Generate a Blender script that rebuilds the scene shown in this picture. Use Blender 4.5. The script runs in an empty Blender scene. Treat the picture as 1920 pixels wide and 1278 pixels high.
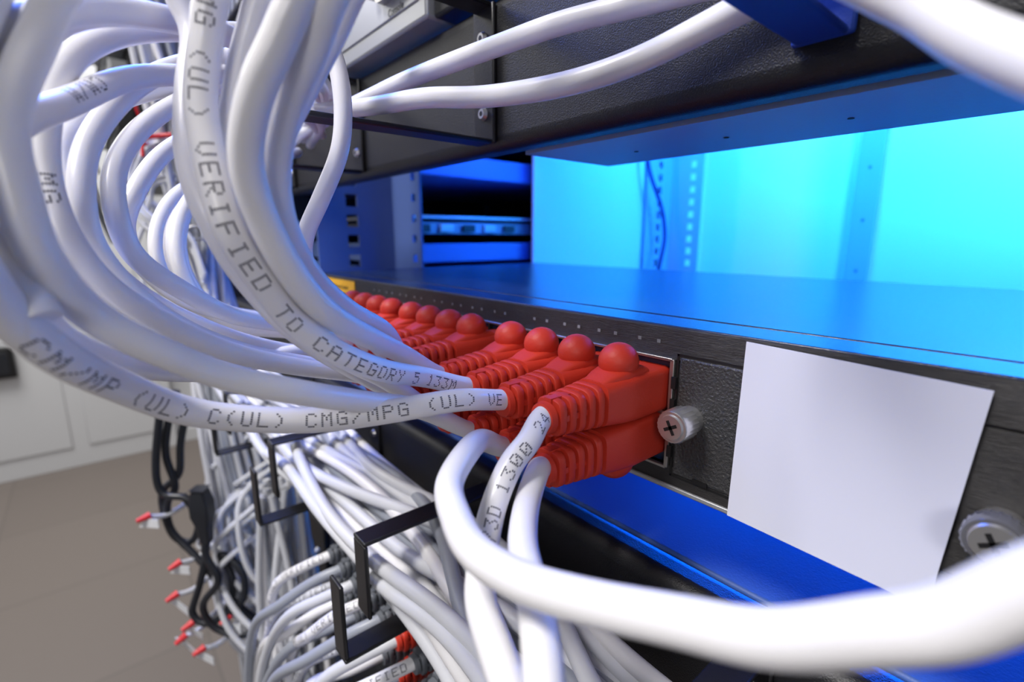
import bpy, math, random
from mathutils import Vector, Matrix
random.seed(7)
H=1.3   # height (m) of the rack work point above the floor; rack coordinates below are millimetres around it

def W(p): return (p[0]*0.001, p[1]*0.001, p[2]*0.001+H)

# ---------------------------------------------------------------- materials
def mat(name, col, rough=0.5, metal=0.0, bump=0.0, bscale=1000.0, coat=0.0, spec=0.5, var=0.0, vscale=50.0, stretch=None, bdist=0.0004):
    m=bpy.data.materials.new(name); m.use_nodes=True
    nt=m.node_tree; b=nt.nodes['Principled BSDF']
    b.inputs['Base Color'].default_value=(*col,1); b.inputs['Roughness'].default_value=rough
    b.inputs['Metallic'].default_value=metal; b.inputs['Coat Weight'].default_value=coat
    b.inputs['Specular IOR Level'].default_value=spec
    tc=nt.nodes.new('ShaderNodeTexCoord'); mp=nt.nodes.new('ShaderNodeMapping')
    nt.links.new(tc.outputs['Object'],mp.inputs['Vector'])
    if stretch: mp.inputs['Scale'].default_value=stretch
    n=nt.nodes.new('ShaderNodeTexNoise'); n.inputs['Scale'].default_value=bscale; n.inputs['Detail'].default_value=3
    nt.links.new(mp.outputs['Vector'],n.inputs['Vector'])
    if bump>0:
        bp=nt.nodes.new('ShaderNodeBump'); bp.inputs['Strength'].default_value=bump; bp.inputs['Distance'].default_value=bdist
        nt.links.new(n.outputs['Fac'],bp.inputs['Height']); nt.links.new(bp.outputs['Normal'],b.inputs['Normal'])
    if var>0:
        n2=nt.nodes.new('ShaderNodeTexNoise'); n2.inputs['Scale'].default_value=vscale
        nt.links.new(mp.outputs['Vector'],n2.inputs['Vector'])
        cr=nt.nodes.new('ShaderNodeValToRGB'); cr.color_ramp.elements[0].position=0.3; cr.color_ramp.elements[1].position=0.7
        cr.color_ramp.elements[0].color=(*[c*(1-var) for c in col],1); cr.color_ramp.elements[1].color=(*[min(1,c*(1+var)) for c in col],1)
        nt.links.new(n2.outputs['Fac'],cr.inputs['Fac']); nt.links.new(cr.outputs['Color'],b.inputs['Base Color'])
    return m

M_cable=mat('white_pvc',(0.82,0.81,0.83),0.30,bump=0.06,bscale=900,var=0.02,vscale=60)
M_cable2=mat('grey_white_pvc',(0.60,0.61,0.65),0.38,var=0.12,vscale=9)
M_cable3=mat('grey_pvc',(0.30,0.32,0.37),0.38,var=0.12,vscale=9)
M_ink=mat('cable_print',(0.035,0.035,0.06),0.6)
M_red=mat('red_rubber',(0.56,0.036,0.017),0.50,bump=0.15,bscale=1500,spec=0.4)
M_greyboot=mat('grey_rubber',(0.12,0.13,0.15),0.5)
M_black=mat('black_powder_coat',(0.010,0.010,0.012),0.40,bump=0.8,bscale=2600,bdist=0.0002)
M_bracket=mat('black_bracket',(0.010,0.010,0.012),0.4,bump=0.25,bscale=2400,bdist=0.0002)
M_bluebr=mat('blue_bracket',(0.010,0.060,0.42),0.5,bump=0.2,bscale=2400)
M_top=mat('switch_cover',(0.014,0.030,0.085),0.24,bump=0.3,bscale=2200,bdist=0.0002)
M_face=mat('brushed_bezel',(0.052,0.050,0.050),0.38,metal=0.6,bump=0.5,bscale=300,stretch=(1,1,40))
M_rough=mat('leather_textured_plastic',(0.045,0.045,0.047),0.38,bump=1.0,bscale=1300,bdist=0.0006)
M_dark=mat('dark_cavity',(0.008,0.008,0.009),0.5)
M_metal=mat('nickel',(0.74,0.73,0.72),0.30,metal=0.9)
M_smoke=mat('smoked_knob',(0.16,0.16,0.18),0.18,metal=0.3,coat=0.6)
M_shield=mat('port_shield',(0.50,0.48,0.46),0.3,metal=0.9)
M_silver=mat('silver_bezel',(0.40,0.41,0.43),0.35,metal=0.4)
M_label=mat('blank_label',(0.76,0.78,0.93),0.6)
M_yellow=mat('yellow_label',(0.95,0.50,0.02),0.5)
M_white=mat('white_paint',(0.72,0.73,0.75),0.5)
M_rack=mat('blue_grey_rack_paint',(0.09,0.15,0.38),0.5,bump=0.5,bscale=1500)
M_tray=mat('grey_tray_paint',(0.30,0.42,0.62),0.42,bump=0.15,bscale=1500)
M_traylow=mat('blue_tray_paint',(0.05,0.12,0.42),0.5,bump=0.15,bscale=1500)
M_inner=mat('rack_inner_white',(0.76,0.80,0.84),0.45,bump=0.2,bscale=700)
M_wall=mat('wall_paint',(0.70,0.71,0.73),0.6,var=0.03,vscale=3)
M_cord=mat('black_cord',(0.02,0.022,0.028),0.35)
M_bluecord=mat('blue_cord',(0.01,0.02,0.16),0.4)
M_grey=mat('grey_equipment',(0.22,0.23,0.25),0.5,var=0.4,vscale=30)
M_tie=mat('red_tie',(0.7,0.02,0.03),0.4)

def floor_mat():
    m=bpy.data.materials.new('floor_tiles'); m.use_nodes=True; nt=m.node_tree; b=nt.nodes['Principled BSDF']
    tc=nt.nodes.new('ShaderNodeTexCoord'); br=nt.nodes.new('ShaderNodeTexBrick')
    br.offset=0; br.inputs['Scale'].default_value=1.0; br.inputs['Brick Width'].default_value=0.6; br.inputs['Row Height'].default_value=0.6
    br.inputs['Mortar Size'].default_value=0.004
    br.inputs['Color1'].default_value=(0.215,0.182,0.162,1); br.inputs['Color2'].default_value=(0.23,0.195,0.174,1); br.inputs['Mortar'].default_value=(0.18,0.155,0.14,1)
    nt.links.new(tc.outputs['Object'],br.inputs['Vector']); nt.links.new(br.outputs['Color'],b.inputs['Base Color'])
    b.inputs['Roughness'].default_value=0.5
    return m
M_floor=floor_mat()

# ---------------------------------------------------------------- mesh builder
class MB:
    def __init__(s): s.v=[]; s.f=[]; s.m=[]; s.mats=[]
    def mi(s,m):
        if m not in s.mats: s.mats.append(m)
        return s.mats.index(m)
    def add(s,vs,fs,m):
        o=len(s.v); i=s.mi(m)
        s.v+= [tuple(v) for v in vs]; s.f+=[tuple(o+a for a in f) for f in fs]; s.m+=[i]*len(fs)
    def box(s,x0,x1,y0,y1,z0,z1,m):
        vs=[(x,y,z) for x in (x0,x1) for y in (y0,y1) for z in (z0,z1)]
        s.add(vs,[(0,1,3,2),(4,6,7,5),(0,4,5,1),(2,3,7,6),(0,2,6,4),(1,5,7,3)],m)
    def cyl(s,p,d,r,h,m,n=24,r2=None):
        d=Vector(d).normalized(); a=d.orthogonal().normalized(); b=d.cross(a); p=Vector(p); r2=r if r2 is None else r2
        vs=[];
        for k,rr in ((0,r),(h,r2)):
            for i in range(n):
                t=2*math.pi*i/n; vs.append(p+d*k+a*rr*math.cos(t)+b*rr*math.sin(t))
        fs=[(i,(i+1)%n,n+(i+1)%n,n+i) for i in range(n)]+[tuple(range(n-1,-1,-1)),tuple(range(n,2*n))]
        s.add(vs,fs,m)
    def ball(s,p,r,m,nu=20,nv=12,sq=(1,1,1)):
        vs=[];fs=[]
        for j in range(nv+1):
            ph=math.pi*j/nv
            for i in range(nu):
                t=2*math.pi*i/nu
                vs.append((p[0]+sq[0]*r*math.sin(ph)*math.cos(t),p[1]+sq[1]*r*math.sin(ph)*math.sin(t),p[2]+sq[2]*r*math.cos(ph)))
        for j in range(nv):
            for i in range(nu): fs.append((j*nu+i,(j+1)*nu+i,(j+1)*nu+(i+1)%nu,j*nu+(i+1)%nu))
        s.add(vs,fs,m)
    def tube(s,pts,r,m,n=16):
        fr=frames(pts); vs=[];fs=[]
        for (p,t,a,b) in fr:
            for i in range(n):
                q=2*math.pi*i/n; vs.append(p+a*r*math.cos(q)+b*r*math.sin(q))
        L=len(fr)
        for j in range(L-1):
            for i in range(n): fs.append((j*n+i,j*n+(i+1)%n,(j+1)*n+(i+1)%n,(j+1)*n+i))
        fs.append(tuple(range(n-1,-1,-1))); fs.append(tuple((L-1)*n+i for i in range(n)))
        s.add(vs,fs,m)
    def loft(s,secs,m,n=32,e=4.0):
        # sections: (x,y,z,hx,hz[,e]) perpendicular to Y, rounded-square outline
        vs=[];fs=[]
        for sc in secs:
            x,y,z,hx,hz=sc[:5]; ee=sc[5] if len(sc)>5 else e
            for i in range(n):
                t=2*math.pi*i/n; cc=math.cos(t); ss=math.sin(t)
                vs.append((x+hx*math.copysign(abs(cc)**(2/ee),cc),y,z+hz*math.copysign(abs(ss)**(2/ee),ss)))
        L=len(secs)
        for j in range(L-1):
            for i in range(n): fs.append((j*n+i,j*n+(i+1)%n,(j+1)*n+(i+1)%n,(j+1)*n+i))
        fs.append(tuple(range(n-1,-1,-1))); fs.append(tuple((L-1)*n+i for i in range(n)))
        s.add(vs,fs,m)
    def obj(s,name,parent=None,bevel=0,smooth=True,seg=2):
        vs=[Vector(W(v)) for v in s.v]
        c=sum(vs,Vector())/len(vs)
        me=bpy.data.meshes.new(name); me.from_pydata([v-c for v in vs],[],s.f)
        for m in s.mats: me.materials.append(m)
        me.polygons.foreach_set('material_index',s.m)
        if smooth:
            me.polygons.foreach_set('use_smooth',[True]*len(s.f)); me.set_sharp_from_angle(angle=math.radians(38))
        me.update(); ob=bpy.data.objects.new(name,me); bpy.context.collection.objects.link(ob)
        ob.location=c
        if bevel>0:
            md=ob.modifiers.new('bevel','BEVEL'); md.width=bevel*0.001; md.segments=seg; md.limit_method='ANGLE'; md.angle_limit=math.radians(40)
        setpar(ob,parent)
        return ob
def setpar(ob,parent):
    if parent:
        ob.parent=parent; ob.matrix_parent_inverse=Matrix.Translation(-parent.location)
def empty(name,loc):
    e=bpy.data.objects.new(name,None); e.empty_display_size=0.02; bpy.context.collection.objects.link(e); e.location=W(loc); return e

def spline(pts,sub=10,sm=6):
    P=[Vector(p) for p in pts]; P=[P[0]*2-P[1]]+P+[P[-1]*2-P[-2]]; out=[]
    for i in range(1,len(P)-2):
        a,b,c,d=P[i-1:i+3]
        for k in range(sub):
            t=k/sub; out.append(0.5*((2*b)+(c-a)*t+(2*a-5*b+4*c-d)*t*t+(3*b-a-3*c+d)*t**3))
    out.append(P[-2])
    for _ in range(sm):
        n=out[:]
        for i in range(3,len(out)-1): n[i]=(out[i-1]+out[i]*2+out[i+1])/4
        out=n
    return out
def frames(pts):
    res=[];a=None
    for i,p in enumerate(pts):
        t=(pts[min(i+1,len(pts)-1)]-pts[max(i-1,0)]).normalized()
        a=t.orthogonal().normalized() if a is None else (a-t*a.dot(t)).normalized()
        res.append((p,t,a,t.cross(a)))
    return res

# ---------------------------------------------------------------- dot-matrix cable print
FONT={'A':'0E11111F111111','C':'0E11101010110E','D':'1E11111111111E','E':'1F10101E10101F','F':'1F10101E101010','G':'0E11101711110F',
'I':'0E04040404040E','L':'1010101010101F','M':'111B1515111111','N':'11191513111111','O':'0E11111111110E','P':'1E11111E101010','R':'1E11111E141211',
'S':'0F10100E01011E','T':'1F040404040404','U':'1111111111110E','V':'11111111110A04','Y':'11110A04040404','(':'02040808080402',')':'08040202020408',
'/':'01010204081010','0':'0E11131519110E','1':'040C040404040E','2':'0E11010204081F','3':'1F02040201110E','4':'02060A121F0202','5':'1F101E0101110E',
'7':'1F010204080808','8':'0E11110E11110E','-':'0000001F000000','W':'1111111515150A','H':'1111111F111111'}
def cable_print(parent,path,text,dist,ref,r=2.75,rev=True,pitch=0.42,adv=2.95):
    """prints text on the cable jacket; it ENDS dist mm from the start of path (rev) and reads towards the plug"""
    pts=path[::-1] if rev else path
    cum=[0]
    for i in range(1,len(pts)): cum.append(cum[-1]+(pts[i]-pts[i-1]).length)
    tot=cum[-1]; Ltx=len(text)*adv
    s0=tot-dist-Ltx if rev else dist
    ref=Vector(ref); mb=MB()
    def at(s):
        s=max(0,min(tot-1e-4,s))
        lo,hi=0,len(cum)-1
        while hi-lo>1:
            md=(lo+hi)//2
            if cum[md]<=s: lo=md
            else: hi=md
        i=lo; f=(s-cum[i])/max(1e-9,cum[i+1]-cum[i])
        p=pts[i].lerp(pts[i+1],f)
        t0=(pts[min(i+1,len(pts)-1)]-pts[max(i-1,0)]); t1=(pts[min(i+2,len(pts)-1)]-pts[i])
        return p,t0.lerp(t1,f).normalized()
    rr=r+0.03
    def on(s,v):
        p,t=at(s); n=(ref-t*ref.dot(t)).normalized(); b=n.cross(t); a=v/rr
        return p+(n*math.cos(a)+b*math.sin(a))*rr
    h=pitch*0.5
    for k,ch in enumerate(text):
        if ch not in FONT: continue
        rows=[int(FONT[ch][2*i:2*i+2],16) for i in range(7)]
        for ri,row in enumerate(rows):
            for ci in range(5):
                if row>>(4-ci)&1:
                    s=s0+k*adv+ci*pitch; v=(3-ri)*pitch
                    if s<1 or s>tot-1: continue
                    mb.add([on(s-h*.9,v-h*.7),on(s+h*.9,v-h*.7),on(s+h*.9,v+h*.7),on(s-h*.9,v+h*.7)],[(0,1,2,3)],M_ink)
    if mb.v: mb.obj('jacket_print',parent,smooth=False)

# ---------------------------------------------------------------- room
def room():
    mb=MB(); mb.box(-3700,2600,-2600,1700,-1350,-1300,M_floor); mb.obj('floor',smooth=False)
    mb=MB(); mb.box(-3800,-3700,-2600,1700,-1300,1500,M_wall); mb.obj('wall_left',smooth=False)
    mb=MB(); mb.box(-3700,2600,1700,1800,-1300,1500,M_wall); mb.obj('wall_back',smooth=False)
    mb=MB(); mb.box(-3700,-3685,-2600,-620,-1300,-1215,M_white); mb.box(-3700,-3685,310,1700,-1300,-1215,M_white); mb.obj('baseboard_left',smooth=False,bevel=3)
    d=empty('door_1',(-3690,-100,-300))
    mb=MB(); mb.box(-3692,-3660,-560,250,-1300,800,M_white); mb.obj('door_leaf',d,bevel=3)
    for y0,y1 in ((-520,-190),(-120,210)):
        mb=MB(); mb.box(-3662,-3650,y0,y1,-1180,-520,M_white); mb.box(-3662,-3650,y0,y1,-430,700,M_white); mb.obj('door_panel',d,bevel=5)
    mb=MB(); mb.box(-3700,-3640,250,300,-1300,860,M_white); mb.box(-3700,-3640,-610,-560,-1300,860,M_white); mb.box(-3700,-3640,-560,250,800,860,M_white); mb.obj('door_frame',d,bevel=4)
    b=empty('wall_socket_box',(-3640,-500,-640))
    mb=MB(); mb.box(-3650,-3600,-700,-350,-720,-560,M_dark); mb.obj('box_body',b,bevel=6)
    mb=MB(); mb.box(-3602,-3594,-680,-370,-700,-580,M_cord); mb.obj('box_cover',b,bevel=3)
room()

# ---------------------------------------------------------------- rack
def perf_plate(mb,axis,c,a0,a1,hc,z0,z1,m,th=2.0,hole=9.5,pitch=15.9,zoff=0):
    def bx(p0,p1,zz0,zz1):
        if axis=='X': mb.box(c-th/2,c+th/2,p0,p1,zz0,zz1,m)
        else: mb.box(p0,p1,c-th/2,c+th/2,zz0,zz1,m)
    bx(a0,hc-hole/2,z0,z1); bx(hc+hole/2,a1,z0,z1)
    z=z0+zoff
    while z<z1:
        bx(hc-hole/2,hc+hole/2,z,min(z1,z+pitch-hole)); z+=pitch
def rack():
    e=empty('server_rack',(-110,400,-1300))
    mb=MB()
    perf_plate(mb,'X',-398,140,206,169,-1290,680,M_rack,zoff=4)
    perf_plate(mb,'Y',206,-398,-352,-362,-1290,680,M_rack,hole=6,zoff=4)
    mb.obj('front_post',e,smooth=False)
    mb=MB()
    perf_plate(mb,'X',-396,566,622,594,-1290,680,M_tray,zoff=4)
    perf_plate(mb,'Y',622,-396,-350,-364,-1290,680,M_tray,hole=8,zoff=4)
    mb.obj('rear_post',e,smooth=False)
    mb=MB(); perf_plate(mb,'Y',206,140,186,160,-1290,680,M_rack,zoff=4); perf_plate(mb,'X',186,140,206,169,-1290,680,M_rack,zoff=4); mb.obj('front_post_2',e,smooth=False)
    mb=MB(); mb.box(-404,-401,372,720,-1290,690,M_inner); mb.obj('side_panel',e)
    mb=MB(); mb.box(190,193,100,720,-1290,690,M_inner); mb.obj('side_panel_2',e)
    mb=MB(); mb.box(-404,193,720,724,-1290,690,M_inner); mb.box(-205,-180,712,720,-1290,690,M_tray)
    for z in range(-400,400,60): mb.cyl((-192,712,z),(0,-1,0),2,0.6,M_rack,n=10)
    mb.obj('back_panel',e,bevel=1)
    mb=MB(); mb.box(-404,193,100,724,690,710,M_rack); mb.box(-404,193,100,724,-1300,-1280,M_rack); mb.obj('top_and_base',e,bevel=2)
    mb=MB()
    for z in range(-1270,-190,45): mb.box(-345,188,113,118,z,z+43,M_black)
    for z in range(124,640,45): mb.box(-345,188,113,118,z,z+43,M_black)
    mb.obj('blanking_panels',e,bevel=1)
    mb=MB(); mb.tube(spline([(-392,548,170),(-387,552,91),(-378,573,40),(-374,580,0),(-376,573,-40),(-385,570,-120)]),2.6,M_bluecord,12); mb.obj('hanging_cord',e)
    # neighbouring rack
    n=empty('server_rack',(-580,300,-1300))
    mb=MB()
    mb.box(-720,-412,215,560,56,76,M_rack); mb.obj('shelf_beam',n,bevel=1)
    mb=MB(); mb.box(-720,-412,215,560,17,20,M_silver); mb.box(-720,-414,225,540,3,14,M_grey)
    for i in range(5): mb.box(-413,-411,235+i*26,250+i*26,5,12,M_silver if i%2 else M_dark)
    mb.obj('equipment',n,bevel=0.6)
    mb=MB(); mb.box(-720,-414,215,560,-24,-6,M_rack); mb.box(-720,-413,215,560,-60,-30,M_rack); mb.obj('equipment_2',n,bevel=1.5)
    mb=MB(); mb.box(-735,-405,560,566,-1290,700,M_dark); mb.box(-740,-735,120,566,-1290,700,M_dark); mb.box(-735,-405,120,566,690,700,M_dark); mb.box(-735,-405,120,566,-1290,-1280,M_dark); mb.obj('enclosure',n,smooth=False)
    mb=MB()
    for i,z in enumerate(range(90,640,45)):
        mb.box(-700,-412,130,500,z,z+41,(M_black,M_grey,M_dark,M_silver)[i%4])
        for k in range(14): mb.box(-690+k*18,-678+k*18,126,130,z+12,z+24,M_dark if i%2 else M_silver)
    for i,z in enumerate(range(-1270,-70,60)): mb.box(-700,-412,130,500,z,z+56,(M_black,M_dark,M_grey)[i%3])
    mb.obj('devices',n,bevel=1)
    # equipment cabinet further down the row
    n=empty('wall_equipment_cabinet',(-2000,200,500))
    mb=MB(); mb.box(-2300,-1700,150,700,150,1050,M_dark)
    mb.obj('cabinet_shell',n,bevel=8)
    mb=MB()
    for i in range(9):
        z=180+i*95
        mb.box(-2290,-1690,110,150,z,z+70,(M_grey,M_black,M_silver)[i%3])
        for k in range(10): mb.box(-2270+k*56,-2240+k*56,104,110,z+15,z+40,M_dark)
    mb.obj('cabinet_devices',n,bevel=3)
    mb=MB()
    for i in range(26):
        x=random.uniform(-2270,-1700); z=random.uniform(250,1000); x2=x+random.uniform(-250,250)
        mb.tube(spline([(x,105,z),(x,30,z-20),((x+x2)/2,0,z-160),(x2,20,z-330),(x2,60,z-480)],6,2),5,M_cable2 if i%3==0 else M_greyboot,8)
    mb.obj('cabinet_cables',n)
rack()

# ---------------------------------------------------------------- network switch
PX=[-75.7,-90,-104,-118,-139.5,-153.5,-167.5,-181.5,-198.6,-212.6,-226.6,-240.6]
ZU,ZL=-39.7,-52.2
def thumb_screw(e,x,z,m,R=4.5,yf=104.0):
    mb=MB()
    mb.cyl((x,113.3,z),(0,-1,0),3.6,3.5,M_metal,28)
    n=48; vs=[];fs=[]
    prof=[(109.8,R-.6),(109.6,R),(yf+.4,R),(yf,R-.4)]
    for (y,r) in prof:
        for i in range(n):
            rr=r-(0.22 if i%2 and r>R-.1 else 0); t=2*math.pi*i/n; vs.append((x+rr*math.cos(t),y,z+rr*math.sin(t)))
    for j in range(3):
        for i in range(n): fs.append((j*n+i,j*n+(i+1)%n,(j+1)*n+(i+1)%n,(j+1)*n+i))
    fs.append(tuple(3*n+i for i in range(n))); fs.append(tuple(range(n-1,-1,-1)))
    mb.add(vs,fs,m)
    mb.cyl((x,yf,z),(0,-1,0),R-1.0,0.5,M_metal,32,r2=R-1.3)
    for a in (0.5,0.5+math.pi/2):
        dx,dz=math.cos(a),math.sin(a); nx,nz=-dz,dx; L,w=1.9,0.42
        q=[(x+dx*L*i+nx*w*j,yf-.56,z+dz*L*i+nz*w*j) for i,j in ((-1,-1),(1,-1),(1,1),(-1,1))]
        mb.add(q,[(0,1,2,3)],M_dark)
    mb.obj('thumb_screw',e)
def txt(parent,name,s,p,size,m):
    cu=bpy.data.curves.new(name,'FONT'); cu.body=s; cu.size=size*0.001; cu.extrude=0.00003
    ob=bpy.data.objects.new(name,cu); bpy.context.collection.objects.link(ob); ob.location=W(p); ob.rotation_euler=(math.pi/2,0,0)
    cu.materials.append(m); setpar(ob,parent)
def switch():
    e=empty('network_switch',(-110,200,-66))
    mb=MB(); mb.box(-332,105,115,310,-65.5,-23.2,M_top); mb.obj('chassis',e,bevel=0.8)
    mb=MB(); mb.box(-332,105,128,309,-23.3,-22.3,M_top); mb.box(-332,105,113.2,126.6,-23.3,-22.3,M_top); mb.obj('top_cover',e,bevel=0.35)
    mb=MB()
    mb.box(-334,16,113,116,-66.3,-60.6,M_face); mb.box(-334,16,113,116,-31.4,-22.6,M_face)
    mb.box(-67.5,16,113.2,116,-60.6,-31.4,M_face)
    for a,b in ((-132.6,-125.2),(-191.5,-188.7),(-334,-247.9)): mb.box(a,b,113,116,-60.6,-31.4,M_face)
    mb.box(16,105,113,116,-66.3,-22.6,M_face)
    mb.obj('bezel',e,bevel=0.5)
    mb=MB(); mb.box(-334,105,112.2,113.2,-66.9,-65.6,M_silver); mb.obj('bottom_trim',e,bevel=0.3)
    for g in (PX[0:4],PX[4:8],PX[8:12]):
        a=g[-1]-7.6; b=g[0]+7.6
        mb=MB(); mb.box(a,b,118,119,-60.6,-31.4,M_dark)
        mb.box(a,b,112.4,118,-46.6,-45.4,M_shield)
        for x in (a,b): mb.box(x-0.6,x+0.6,112.4,118,-61,-31,M_shield)
        mb.box(a,b,112.4,118,-61.4,-60.6,M_shield); mb.box(a,b,112.4,118,-31.6,-30.8,M_shield)
        for x in g[:-1]: mb.box(x-7.5,x-6.7,113,118,-60.6,-31.4,M_dark)
        mb.obj('port_block',e,bevel=0.15)
        mb=MB()
        for zz in (-37,-43,-50,-56): mb.box(b+0.3,b+1.6,112,113.2,zz-1.6,zz+1.6,M_dark)
        mb.obj('shield_tabs',e)
    mb=MB()
    for x in PX:
        for dx in (-3,3): mb.box(x+dx-0.5,x+dx+0.5,112.85,113.05,-27.3,-26.4,M_grey)
    mb.obj('port_leds',e)
    mb=MB(); mb.box(-66.2,-11,112.7,114,-62.4,-30,M_rough); mb.obj('textured_panel',e,bevel=0.8)
    mb=MB(); 
    for a in ((-66.9,-10.4,-63.1,-62.5),(-66.9,-10.4,-29.8,-29.2)): mb.box(a[0],a[1],112.9,113.1,a[2],a[3],M_dark)
    mb.box(-67,-66.4,112.9,113.1,-63,-29.3,M_dark); mb.box(-60,-56,112.3,112.8,-62.4,-61.2,M_dark)
    mb.obj('panel_seam',e)
    thumb_screw(e,-62,-45.6,M_metal,R=4.3); thumb_screw(e,-4.2,-48.6,M_smoke,R=4.4,yf=106)
    mb=MB(); vs=[(-50,111.9,-66.8),(-11.2,111.9,-68.4),(-8.2,111.9,-25),(-49.4,111.9,-23.2)]
    mb.add(vs+[(x,112.3,z) for x,y,z in vs],[(0,1,2,3),(7,6,5,4),(0,4,5,1),(1,5,6,2),(2,6,7,3),(3,7,4,0)],M_label); mb.obj('blank_label',e,smooth=False)
    mb=MB(); mb.box(-312,-268,112.6,113,-31.5,-24.2,M_yellow); mb.obj('yellow_label',e,smooth=False)
    txt(e,'label_text','/100 Fast Ethernet Switch',(-311,112.5,-29.4),3.3,M_dark)
switch()

# ---------------------------------------------------------------- cable managers
def dring(e,x,zt,zb,m=None):
    w=4.5; t=1.5; mb=MB(); scr=m is None; m=m or M_bracket
    mb.box(x-w-1,x+w+1,111.4,113,zb,zt,m)
    mb.box(x-w,x+w,57,112,zt-t,zt,m); mb.box(x-w,x+w,57,57+t,zt-29,zt-t,m)
    mb.box(x-w,x+w,48,112,zb,zb+t,m); mb.box(x-w,x+w,48,48+t,zb+t,zb+29,m)
    mb.obj('d_ring',e,bevel=0.6)
    if not scr: return
    mb=MB()
    for z in (zt-10,zb+10):
        mb.cyl((x,111.4,z),(0,-1,0),2.2,1.2,M_metal,20,r2=1.6); mb.cyl((x,110.18,z),(0,-1,0),0.9,0.05,M_dark,6)
    mb.obj('screws',e)
def manager(z0,z1,tray):
    e=empty('cable_management_panel',(-110,113,z0))
    mb=MB(); mb.box(-392,188,113,126,z0,z1,M_black); mb.obj('panel',e,bevel=4.5,seg=5)
    mb=MB()
    if tray=='up':
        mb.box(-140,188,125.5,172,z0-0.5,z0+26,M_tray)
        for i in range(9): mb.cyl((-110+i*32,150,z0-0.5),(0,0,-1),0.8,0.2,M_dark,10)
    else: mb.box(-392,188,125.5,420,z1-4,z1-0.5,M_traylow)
    mb.obj('tray',e,bevel=1)
    for x in (-41,-146,-251,-356,64):
        blue=(x==-41 and tray=='up')
        dring(e,x,z1-2 if tray=='up' else z1-4,z0+(7.0 if blue else 2) if tray=='up' else z0-1,M_bluebr if blue else None)
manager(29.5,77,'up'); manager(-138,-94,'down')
def console_dev():
    e=empty('console_switch',(-250,150,79))
    mb=MB(); mb.box(-345,-174,107,300,79,122,M_silver); mb.obj('bezel',e,bevel=1.2)
    mb=MB(); mb.box(-174,188,110,300,79,122,M_black); mb.obj('chassis',e,bevel=1.2)
    mb=MB(); mb.box(-340,-179,106.4,107.2,86,118,M_silver); mb.obj('face_inlay',e,bevel=0.4)
    mb=MB(); mb.loft([(-196,107,97,11,5.2,5),(-196,103,97,11,5.2,5),(-196,103,97,9.6,4,5),(-196,101,97,9,3.6,5)],M_shield,32)
    for sx in (-210,-182): mb.cyl((sx,107,97),(0,-1,0),2.4,5,M_metal,6)
    for r,nn in ((1.4,5),(-1.4,4)):
        for i in range(nn): mb.cyl((-196-(nn-1)*1.4+i*2.8,101.05,97+r),(0,-1,0),0.6,0.2,M_dark,8)
    mb.obj('serial_port',e)
    txt(e,'label_text','Console',(-202,106.2,86.6),3.8,M_dark)
console_dev()

# ---------------------------------------------------------------- boots
def boot(parent,x,z,m,up=1,ball=True):
    mb=MB(); S=[(x,115,z,6.1,6.1,7),(x,104,z,6.1,6.1,7),(x,101,z,6.3,6.15,6),(x,98,z,6.2,6.1,5),(x,95,z,5.8,5.9,5),(x,90.2,z,5.2,5.5,4.2),(x,90,z,3.5,3.7,3)]
    y=89.1
    for i in range(5):
        k=1-i*0.05
        S+=[(x,y,z,3.4*k,3.6*k,3),(x,y-0.05,z,4.95*k,5.3*k,3.8),(x,y-0.35,z,5.1*k,5.45*k,3.8),(x,y-1.75,z,5.0*k,5.35*k,3.8),(x,y-2.0,z,4.8*k,5.15*k,3.8),(x,y-2.05,z,3.3*k,3.5*k,3)]; y-=2.95
    S+=[(x,y+0.3,z,3.1,3.1,2.2),(x,y+0.25,z,3.75,3.75,2.2),(x,y-1.2,z,3.5,3.5,2.1),(x,y-1.4,z,3.1,3.1,2)]
    mb.loft(S,m)
    mb.box(x-1.1,x+1.1,y+0.5,91,z-4.5,z+4.5,m)
    mb.box(x-3.9,x+3.9,y+1.5,91,z-0.7,z+0.7,m)
    if ball:
        mb.ball((x,100,z+up*(8.9 if up>0 else 5.4)),5.0,m,32,18,(1,1.08,0.97))
        zz=z+up*5.6
        if up>0: mb.loft([(x,107,zz,4.6,1.6,3),(x,103,zz,5.0,2.6,3),(x,98,zz,5.0,2.6,3),(x,94,zz,4.2,1.4,3),(x,90.5,zz-0.6,3.2,0.6,3)],m,24)
    mb.obj('connector_boot',parent)

V=lambda s:[tuple(float(a) for a in t.split(',')) for t in s.split()]
def patch(port,z,body,prints=(),m=M_red,up=1,n=28,prefix=True,r=2.45,mc=None):
    pts=([(port,84,z),(port,74,z+0.6)] if prefix else [])+V(body)
    path=spline(pts)
    mb=MB(); mb.tube(path,r,mc or M_cable,n); ob=mb.obj('ethernet_cable')
    if prefix: boot(ob,port,z,m,up)
    for (t,d,ref) in prints: cable_print(ob,path,t,d,ref,r=r)
    return ob
D_=-1
patch(-90,ZU,"-88,60,-35.5 -91,46,-35.5 -97,32,-36 -101,20,-34 -101,10,-30 -96,2,-23 -89,-4,-16 -85,-8,-9 -82,-10,-2 -83,-11,7 -87,-9,17 -93,-6,27 -98,0,40 -110,20,70 -115,60,100",
  [("CM/MP (UL) C(UL) CMG/MPG (UL) VE",12.5,(0.9,-0.3,0.30))],r=2.55)
patch(-104,ZL,"-97,55,-39 -93,40,-33 -89,26,-27 -91,16,-23 -90,7,-17 -90,0,-11 -86,-4,-3 -86,-5,5 -88,-5,14 -94,-1,25 -100,5,38 -110,25,70 -115,60,100",up=D_,r=2.3)
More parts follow.
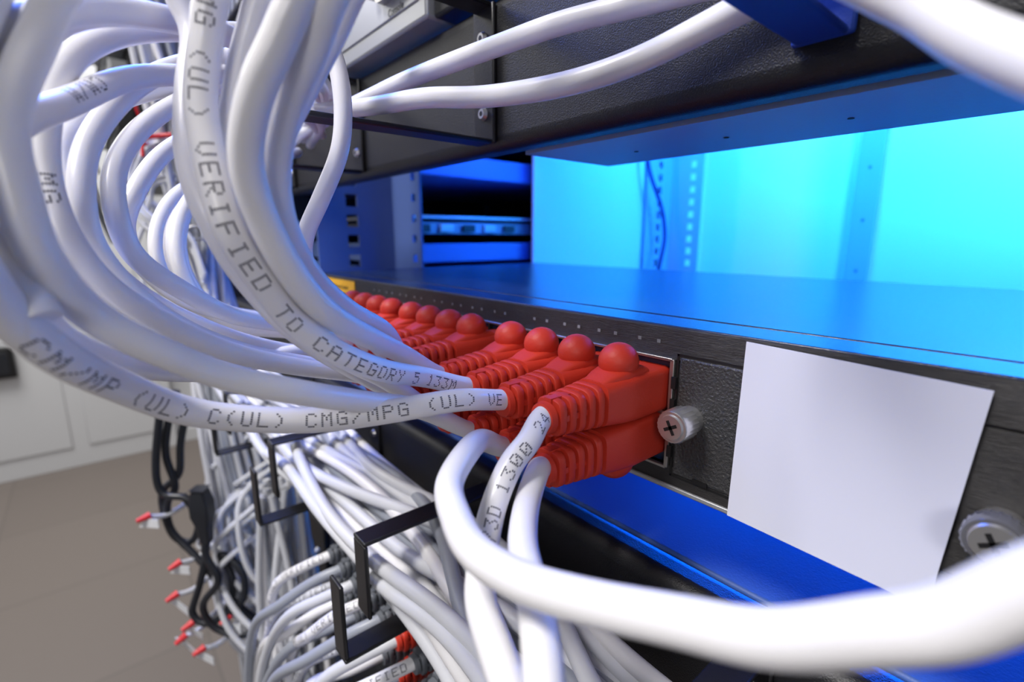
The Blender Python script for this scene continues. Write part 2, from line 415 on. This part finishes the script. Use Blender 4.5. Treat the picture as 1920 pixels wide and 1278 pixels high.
patch(-104,ZU,"-101,59,-33 -95,46,-28 -91,35,-22 -91,27,-15 -90,22,-7 -90,18,1 -92,17,10 -95,17,20 -96,19,30 -95,23,42 -95,45,75 -95,80,100",
  [("MG (UL) VERIFIED TO CATEGORY 5 133M",17,(0.95,-0.32,0.05))])
patch(-118,ZU,"-112,60,-30 -101,46,-22 -91,33,-14 -87,26,-6 -86,22,3 -84,20,11 -80,21,19 -77,24,26 -75,29,36 -75,50,70 -80,80,95")
patch(-139.5,ZU,"-127,62,-26 -113,46,-17 -101,34,-8 -92,27,1 -88,25,10 -83,26,19 -78,29,27 -74,33,37 -74,55,70 -80,80,95")
patch(-118,ZL,"-114,55,-36 -107,42,-27 -101,32,-16 -95,25,-6 -96,23,4 -96,21,13 -98,23,23 -98,26,33 -96,31,44 -96,55,75",up=D_,r=2.3)
patch(-153.5,ZU,"-142,62,-28 -126,44,-17 -114,33,-6 -103,29,4 -101,29,15 -96,33,25 -92,38,35 -89,43,45 -89,65,75")
patch(-139.5,ZL,"-126,51,-35 -105,32,-20 -101,23,-9 -100,18,1 -104,16,12 -110,18,25 -115,21,37 -119,20,50 -122,40,80",up=D_,r=2.3)
patch(-167.5,ZU,"-157,61,-25 -147,49,-13 -141,46,-1 -134,49,10 -132,54,22 -133,56,34 -136,56,45 -140,54,56 -145,60,75",r=2.3)
patch(-181.5,ZU,"-170,65,-34 -150,42,-25 -138,26,-19 -130,15,-11 -128,8,-4 -128,6,4 -133,7,13 -141,12,22 -149,20,30 -158,31,38 -168,43,43 -210,75,48 -270,90,50",r=2.1)
patch(-198.6,ZL,"-175,58,-41 -155,34,-30 -144,19,-21 -131,8,-12 -124,1,-2 -124,-1,7 -130,-1,16 -138,4,24 -149,14,32 -155,25,37 -162,41,41 -200,75,44 -270,95,46",
  up=D_,r=2.1)
patch(-212.6,ZU,"-192,58,-31 -179,36,-25 -162,21,-18 -156,12,-9 -149,8,1 -149,11,10 -158,18,20 -168,28,28 -177,42,36 -187,63,42 -240,90,46",r=2.1)
patch(-153.5,ZL,"-135,58,-40 -124,36,-31 -118,21,-24 -114,10,-16 -110,2,-8 -109,-2,1 -113,-3,11 -117,-1,22 -123,4,32 -131,14,40 -137,29,45 -150,45,50 -200,80,52 -280,90,54",
  [("MG",120,(0.95,0.0,0.0))],up=D_,r=2.2)
patch(-167.5,ZL,"-148,56,-40 -136,32,-30 -128,18,-22 -122,8,-13 -120,2,-3 -119,1,6 -124,3,16 -131,9,26 -138,18,35 -149,31,43 -160,47,48 -210,80,50 -280,95,50",up=D_,r=2.1)
patch(-181.5,ZL,"-163,58,-37 -158,41,-35 -148,27,-35 -134,16,-31 -117,4,-24 -103,-4,-16 -94,-7,-8 -90,-9,1 -92,-9,11 -97,-6,21 -108,-1,30 -119,7,38 -127,19,42 -139,34,45 -180,70,50 -260,90,50",up=D_,r=2.3)
for (x,z,u,dx,dy) in ((-198.6,ZU,1,0,0),(-212.6,ZL,-1,4,2),(-226.6,ZU,1,-6,3),(-226.6,ZL,-1,2,-3),(-240.6,ZU,1,-8,6),(-240.6,ZL,-1,4,0)):
    b=[(x+3,52+dy,z+5),(x+8+dx,36+dy,-30),(x+12+dx,26+dy,-20),(x+12+dx,22+dy,-6),(x+4+dx,26+dy,8),(x-8,38+dy,20),(x-30,60,30),(x-60,85,40)]
    patch(x,z," ".join("%g,%g,%g"%q for q in b),up=u,r=2.2)
patch(0,0,"-85,-5,-10 -90,-8,0 -96,-9,8 -99,-5,15 -112,1,21 -130,12,31 -143,27,37 -160,43,43 -220,80,46",prefix=False,prints=[("CM/M",44,(0.9,0.0,0.1))],r=2.2)
patch(0,0,"-84,-12,0 -88,-12,10 -92,-8,20 -99,-1,29 -114,8,37 -126,21,42 -144,38,46 -200,75,50 -280,90,54",prefix=False,r=2.2)
patch(0,0,"-330,80,45 -260,62,44 -211,55,42 -183,67,42 -151,73,39 -126,76,37 -108,81,34.5 -92,85,33.5 -79,89,34 -68,93,36 -57,94,38 -45,94,40 -30,93,42 0,90,46 60,85,50",prefix=False,r=2.6)
patch(0,0,"-330,95,48 -250,85,47 -197,82,47 -172,82,47 -150,84,48 -126,86,48 -108,90,49 -93,94,50 -80,98,50 -63,103,50 -49,106,50 0,106,54 60,104,58",prefix=False,r=2.6)
patch(0,0,"-44,92,58 -36,82,46 -31,75,36 -22,71,28 -16,69,23 -11,65,18 -5,60,13 4,52,6",prefix=False,r=2.4)
patch(-75.7,ZU,"-72,66,-41.8 -71,60,-45 -69,54,-51 -63,47,-55 -56,41,-56.5 -47,37,-57 -40,35,-60 -34,34,-66",[("8073D 1300 24",11.5,(0.75,-0.5,0.25))],r=2.6)
patch(-75.7,ZL,"-72.5,69,-50 -66,60,-51.5 -56,50,-51 -47,44,-51 -39,38,-51 -34,34,-53 -30,31,-58",up=D_,r=2.6)
patch(-90,ZL,"-83,62,-44 -75,52,-41.5 -69,44,-43 -61,40,-44 -52,37,-44 -42,37,-43 -32,39,-41 -22,41,-38 -14,42,-35 -7,43,-30 -3,44,-27 1,45,-22 8,46,-15",up=D_,r=2.55)

# ---------------------------------------------------------------- bundles
def bundle(name,center,n,rad,r,wig=6,sides=10,flat=(1,1),prints=0):
    C=[Vector(c) for c in center]; mb=MB(); paths=[]
    for i in range(n):
        a=random.uniform(0,2*math.pi); q=math.sqrt(random.random()); pts=[]
        tw=random.uniform(-0.5,0.5); ph=random.uniform(0,6)
        for j,cpt in enumerate(C):
            t=(C[min(j+1,len(C)-1)]-C[max(j-1,0)]).normalized()
            u=Vector((0,0,1)) if abs(t.z)<0.7 else Vector((1,0,0)); v=t.cross(u).normalized(); u=v.cross(t)
            aa=a+tw*j+0.5*math.sin(ph+j*1.3); R=rad[j] if isinstance(rad,(list,tuple)) else rad
            pts.append(cpt+v*(q*R*math.cos(aa)*flat[0])+u*(q*R*math.sin(aa)*flat[1])+Vector([random.uniform(-1,1)*wig*0.3 for _ in range(3)]))
        p=spline(pts,8,3); paths.append(p); mb.tube(p,r,random.choice((M_cable,M_cable2,M_cable2,M_cable3)),sides)
    ob=mb.obj(name)
    for i in range(prints): cable_print(ob,paths[i],"C(UL) CMG/MPG (UL) CMPLLTED",40+17*(i%5)*2,(0.6,-0.7,0.6),r=r)
    return ob
bundle('cable_bundle',[(-500,75,-40),(-470,80,-85),(-420,86,-108),(-356,86,-118),(-300,85,-117),(-251,84,-117),(-200,84,-117),(-146,84,-117),(-105,82,-119),(-60,80,-122),(-10,80,-128)],
   40,[16,17,18,18,19,17,18,17,19,21,24],2.6,wig=6,flat=(1.25,0.8),sides=14,prints=8)
bundle('cable_bundle',[(-520,70,260),(-518,72,150),(-512,75,60),(-505,78,0),(-490,78,-80),(-462,78,-200),(-440,85,-320),(-435,90,-480),(-435,95,-760)],
   40,[28,26,22,17,20,22,28,32,34],2.6,wig=8,sides=10)
bundle('cable_bundle',[(-370,85,-180),(-360,85,-260),(-340,84,-320),(-325,84,-420),(-320,85,-620)],26,[20,22,24,26,26],2.6,wig=10,sides=10)
def ring(mb,c,R,r,m,tilt):
    pts=[Vector(c)+Vector((R*math.cos(t),R*1.15*math.sin(t),tilt*math.sin(t+0.7))) for t in [2*math.pi*i/40 for i in range(41)]]
    mb.tube(pts,r,m,8)
mb=MB()
ring(mb,(-505,76,6),24,1.4,M_metal,5); ring(mb,(-504,76,1),24,1.2,M_metal,-4); ring(mb,(-458,80,-250),34,1.4,M_metal,8)
mb.obj('cable_ring_tie')
mb=MB(); ring(mb,(-514,75,78),24,1.8,M_tie,3); mb.tube(spline([(-500,52,78),(-494,46,92),(-492,44,104)],8,1),1.2,M_tie,8); mb.tube(spline([(-500,52,78),(-488,46,72),(-484,44,60)],8,1),1.2,M_tie,8)
mb.obj('red_cable_tie')
mb=MB()
for i in range(12):
    x=-505+random.uniform(-15,15); z=random.uniform(-40,60); y=62; s=random.uniform(20,38)
    mb.tube(spline([(x,y+10,z+s),(x-8,y-10,z+s*0.8),(x-14,y-s*0.6,z+s*.3),(x-12,y-s*0.8,z-s*.4),(x,y-s*0.4,z-s),(x+10,y+5,z-s*1.3),(x+25,y+10,z-s*2.4)],8,3),1.7,M_cable2,8)
for i in range(20):
    x=random.uniform(-470,-400); z=random.uniform(-420,-200); y=random.uniform(60,90); s=random.uniform(25,50)
    e1=random.uniform(-1,1)
    mb.tube(spline([(x,y+20,z+s),(x-8,y-10,z+s*0.5),(x-14+20*e1,y-s*0.4,z),(x+12*e1,y-s*0.35,z-s*.8),(x+18,y,z-s*1.4),(x+35,y+15,z-s*2)],8,3),2.3,M_cable2,8)
mb.obj('tangled_patch_leads')
# power cords hung on the bundle (drawn in a vertical hanging plane beside it)
EX=Vector((0.648,0.761,0))
def L2(a,b,off=0): return Vector((-440,54,-226))+EX*((a-440)*0.44)+Vector((0,0,-(b-960)*0.435))+Vector((0.76,-0.65,0))*off
e=empty('power_cord',(-440,50,-226))
for pts,off in (([(420,700),(400,760),(388,820),(395,880),(372,915),(370,970),(410,1020),(440,1060),(470,1110),(512,1160)],12),
  ([(400,720),(378,830),(382,885),(422,895),(442,935),(440,1000),(418,1080),(402,1130),(430,1152),(470,1120),(482,1060),(462,1010),(500,1040),(500,1100),(462,1135)],18),
  ([(455,960),(452,1000),(470,1050),(432,1100),(440,1150),(480,1172),(520,1165)],24),
  ([(430,730),(410,800),(400,860),(360,900),(365,985),(400,1000),(420,950),(400,900)],8)):
    mb=MB(); mb.tube(spline([L2(a,b,off+2*math.sin(i)) for i,(a,b) in enumerate(pts)]),2.8,M_cord,12); mb.obj('cord',e)
mb=MB(); c=L2(455,915,24)
vs=[];
for (zz,w,d) in ((20,4.5,4.5),(8,7,6),(-2,7,6),(-12,4.5,4.5),(-26,3.6,3.6)):
    for sx,sy in ((-1,-1),(1,-1),(1,1),(-1,1)): vs.append(c+EX*(w*sx)+Vector((-0.76,0.65,0))*(d*sy)+Vector((0,0,zz)))
fs=[(j*4+i,j*4+(i+1)%4,(j+1)*4+(i+1)%4,(j+1)*4+i) for j in range(4) for i in range(4)]+[(0,1,2,3),(16,17,18,19)]
mb.add(vs,fs,M_cord); mb.obj('plug',e,bevel=1.2)
mb=MB()
for (a,b) in ((350,928),(392,1022),(378,1088),(382,1178),(412,1205),(470,1135),(398,1150),(560,1080)):
    p=L2(a,b,22); q=L2(a+60,b-30+random.uniform(-30,20),-8)
    mb.tube(spline([p,p.lerp(q,0.4)+Vector((0,0,-6)),q],8,1),2.0,M_cable2,10)
    dd=(p-q).normalized(); mb.cyl(p-dd*3,dd,3.0,5,M_tie,12,r2=2.2); mb.cyl(p+dd*2,dd,2.2,4,M_tie,12,r2=1.6)
    d=(L2(a+22,b+12+random.uniform(-25,15),22)-p); k=p+Vector((0,0,-1)); t2=k+d; o=Vector((random.uniform(-3,3),0,-7)); th=Vector((0.5,-0.5,0))
    mb.add([k,t2,t2+o,k+o+d*-0.6,k+th,t2+th,t2+o+th,k+o+d*-0.6+th],[(0,1,2,3),(7,6,5,4),(0,4,5,1),(1,5,6,2),(2,6,7,3),(3,7,4,0)],M_white)
mb.obj('tagged_leads')

# ---------------------------------------------------------------- patch panel below
e=empty('patch_panel',(-110,113,-184))
mb=MB(); mb.box(-345,188,113,118,-184,-140,M_black); mb.obj('panel',e,bevel=1)
mb=MB()
for i in range(18):
    for z in (-156,-173): mb.box(-70-i*14-6,-70-i*14+6,112.6,113.2,z-5.5,z+5.5,M_dark)
mb.obj('ports',e)
for i in range(10):
    x=-101-i*14
    for z in (-156,-173):
        red=(i==4)
        k=random.uniform(-12,12); q2=random.uniform(-8,8); d=random.uniform(-8,8)
        b=[(x-6,62,z-4),(x-20+q2*.4,50+d*.4,z-17),(x-38+k,45+d,z-48+q2),(x-56+k,42+d,z-90),(x-74+k*1.5,42,z-145),(x-86+k,44,z-220)]
        patch(x,z," ".join("%g,%g,%g"%q for q in b),up=1 if z>-160 else -1,m=M_red if red else M_greyboot,n=14,mc=(M_cable2,M_cable,M_cable3)[(i*2+(z>-160))%3],
              prints=[("C(UL) CMG/MPG (UL) VERIFIED",12,(0.5,-0.7,0.6))] if i%3==0 else ())

# ---------------------------------------------------------------- lights
def area(name,loc,target,size,power,col,sy=None):
    l=bpy.data.lights.new(name,'AREA'); l.energy=power; l.color=col; l.size=size*0.001
    if sy: l.shape='RECTANGLE'; l.size_y=sy*0.001
    o=bpy.data.objects.new(name,l); bpy.context.collection.objects.link(o); o.location=W(loc)
    d=Vector(W(target))-Vector(W(loc)); o.rotation_euler=d.to_track_quat('-Z','Y').to_euler(); return o
area('unseen_soft_light',(-300,-800,1250),(-150,80,0),420,31,(1.0,0.97,0.95))  # soft key light added on the camera side, aimed at the rack
area('unseen_soft_light',(900,-900,500),(-60,100,-30),350,5,(1.0,0.97,0.96))  # weak fill light added from the right, below ceiling height
area('unseen_soft_light',(-2600,-600,1400),(-3200,0,-1000),1200,44,(1,0.98,0.95))
area('unseen_blue_light',(0,560,230),(-10,720,0),90,4.4,(0.03,0.31,1.0))
area('unseen_blue_light',(-250,540,240),(-270,720,10),90,1.9,(0.01,0.29,1.0))
area('unseen_blue_light',(-330,430,230),(-395,560,0),80,0.75,(0.0,0.29,1.0))
area('unseen_blue_light',(-60,340,-80),(-60,100,-90),300,1.9,(0.0,0.10,1.0),sy=20)
area('unseen_blue_light',(-30,290,120),(-60,190,-22),120,1.6,(0.0,0.10,1.0))
area('unseen_blue_light',(-330,330,120),(-395,180,20),60,0.5,(0.02,0.12,1.0))
area('unseen_blue_light',(-640,60,560),(-110,0,10),300,8,(0.03,0.15,1.0))  # blue rim light added outside the rack, behind the cable loops
w=bpy.data.worlds.new('world'); bpy.context.scene.world=w; w.use_nodes=True
w.node_tree.nodes['Background'].inputs[0].default_value=(0.92,0.94,1.0,1); w.node_tree.nodes['Background'].inputs[1].default_value=0.14

# ---------------------------------------------------------------- camera
cd=bpy.data.cameras.new('camera'); cam=bpy.data.objects.new('camera',cd); bpy.context.collection.objects.link(cam)
cd.sensor_width=36; cd.lens=17.44; cd.clip_start=0.002; cd.clip_end=50
p=math.radians(11.8); a=math.radians(40.4)
F=Vector((-math.cos(a)*math.cos(p),math.sin(a)*math.cos(p),-math.sin(p))); R=Vector((math.sin(a),math.cos(a),0)); U=R.cross(F)
cam.matrix_world=Matrix(((R.x,U.x,-F.x,0),(R.y,U.y,-F.y,0),(R.z,U.z,-F.z,H),(0,0,0,1)))
cd.dof.use_dof=True; cd.dof.focus_distance=0.125; cd.dof.aperture_fstop=12
bpy.context.scene.camera=cam
try:
    bpy.context.scene.view_settings.view_transform='Standard'
except Exception: pass
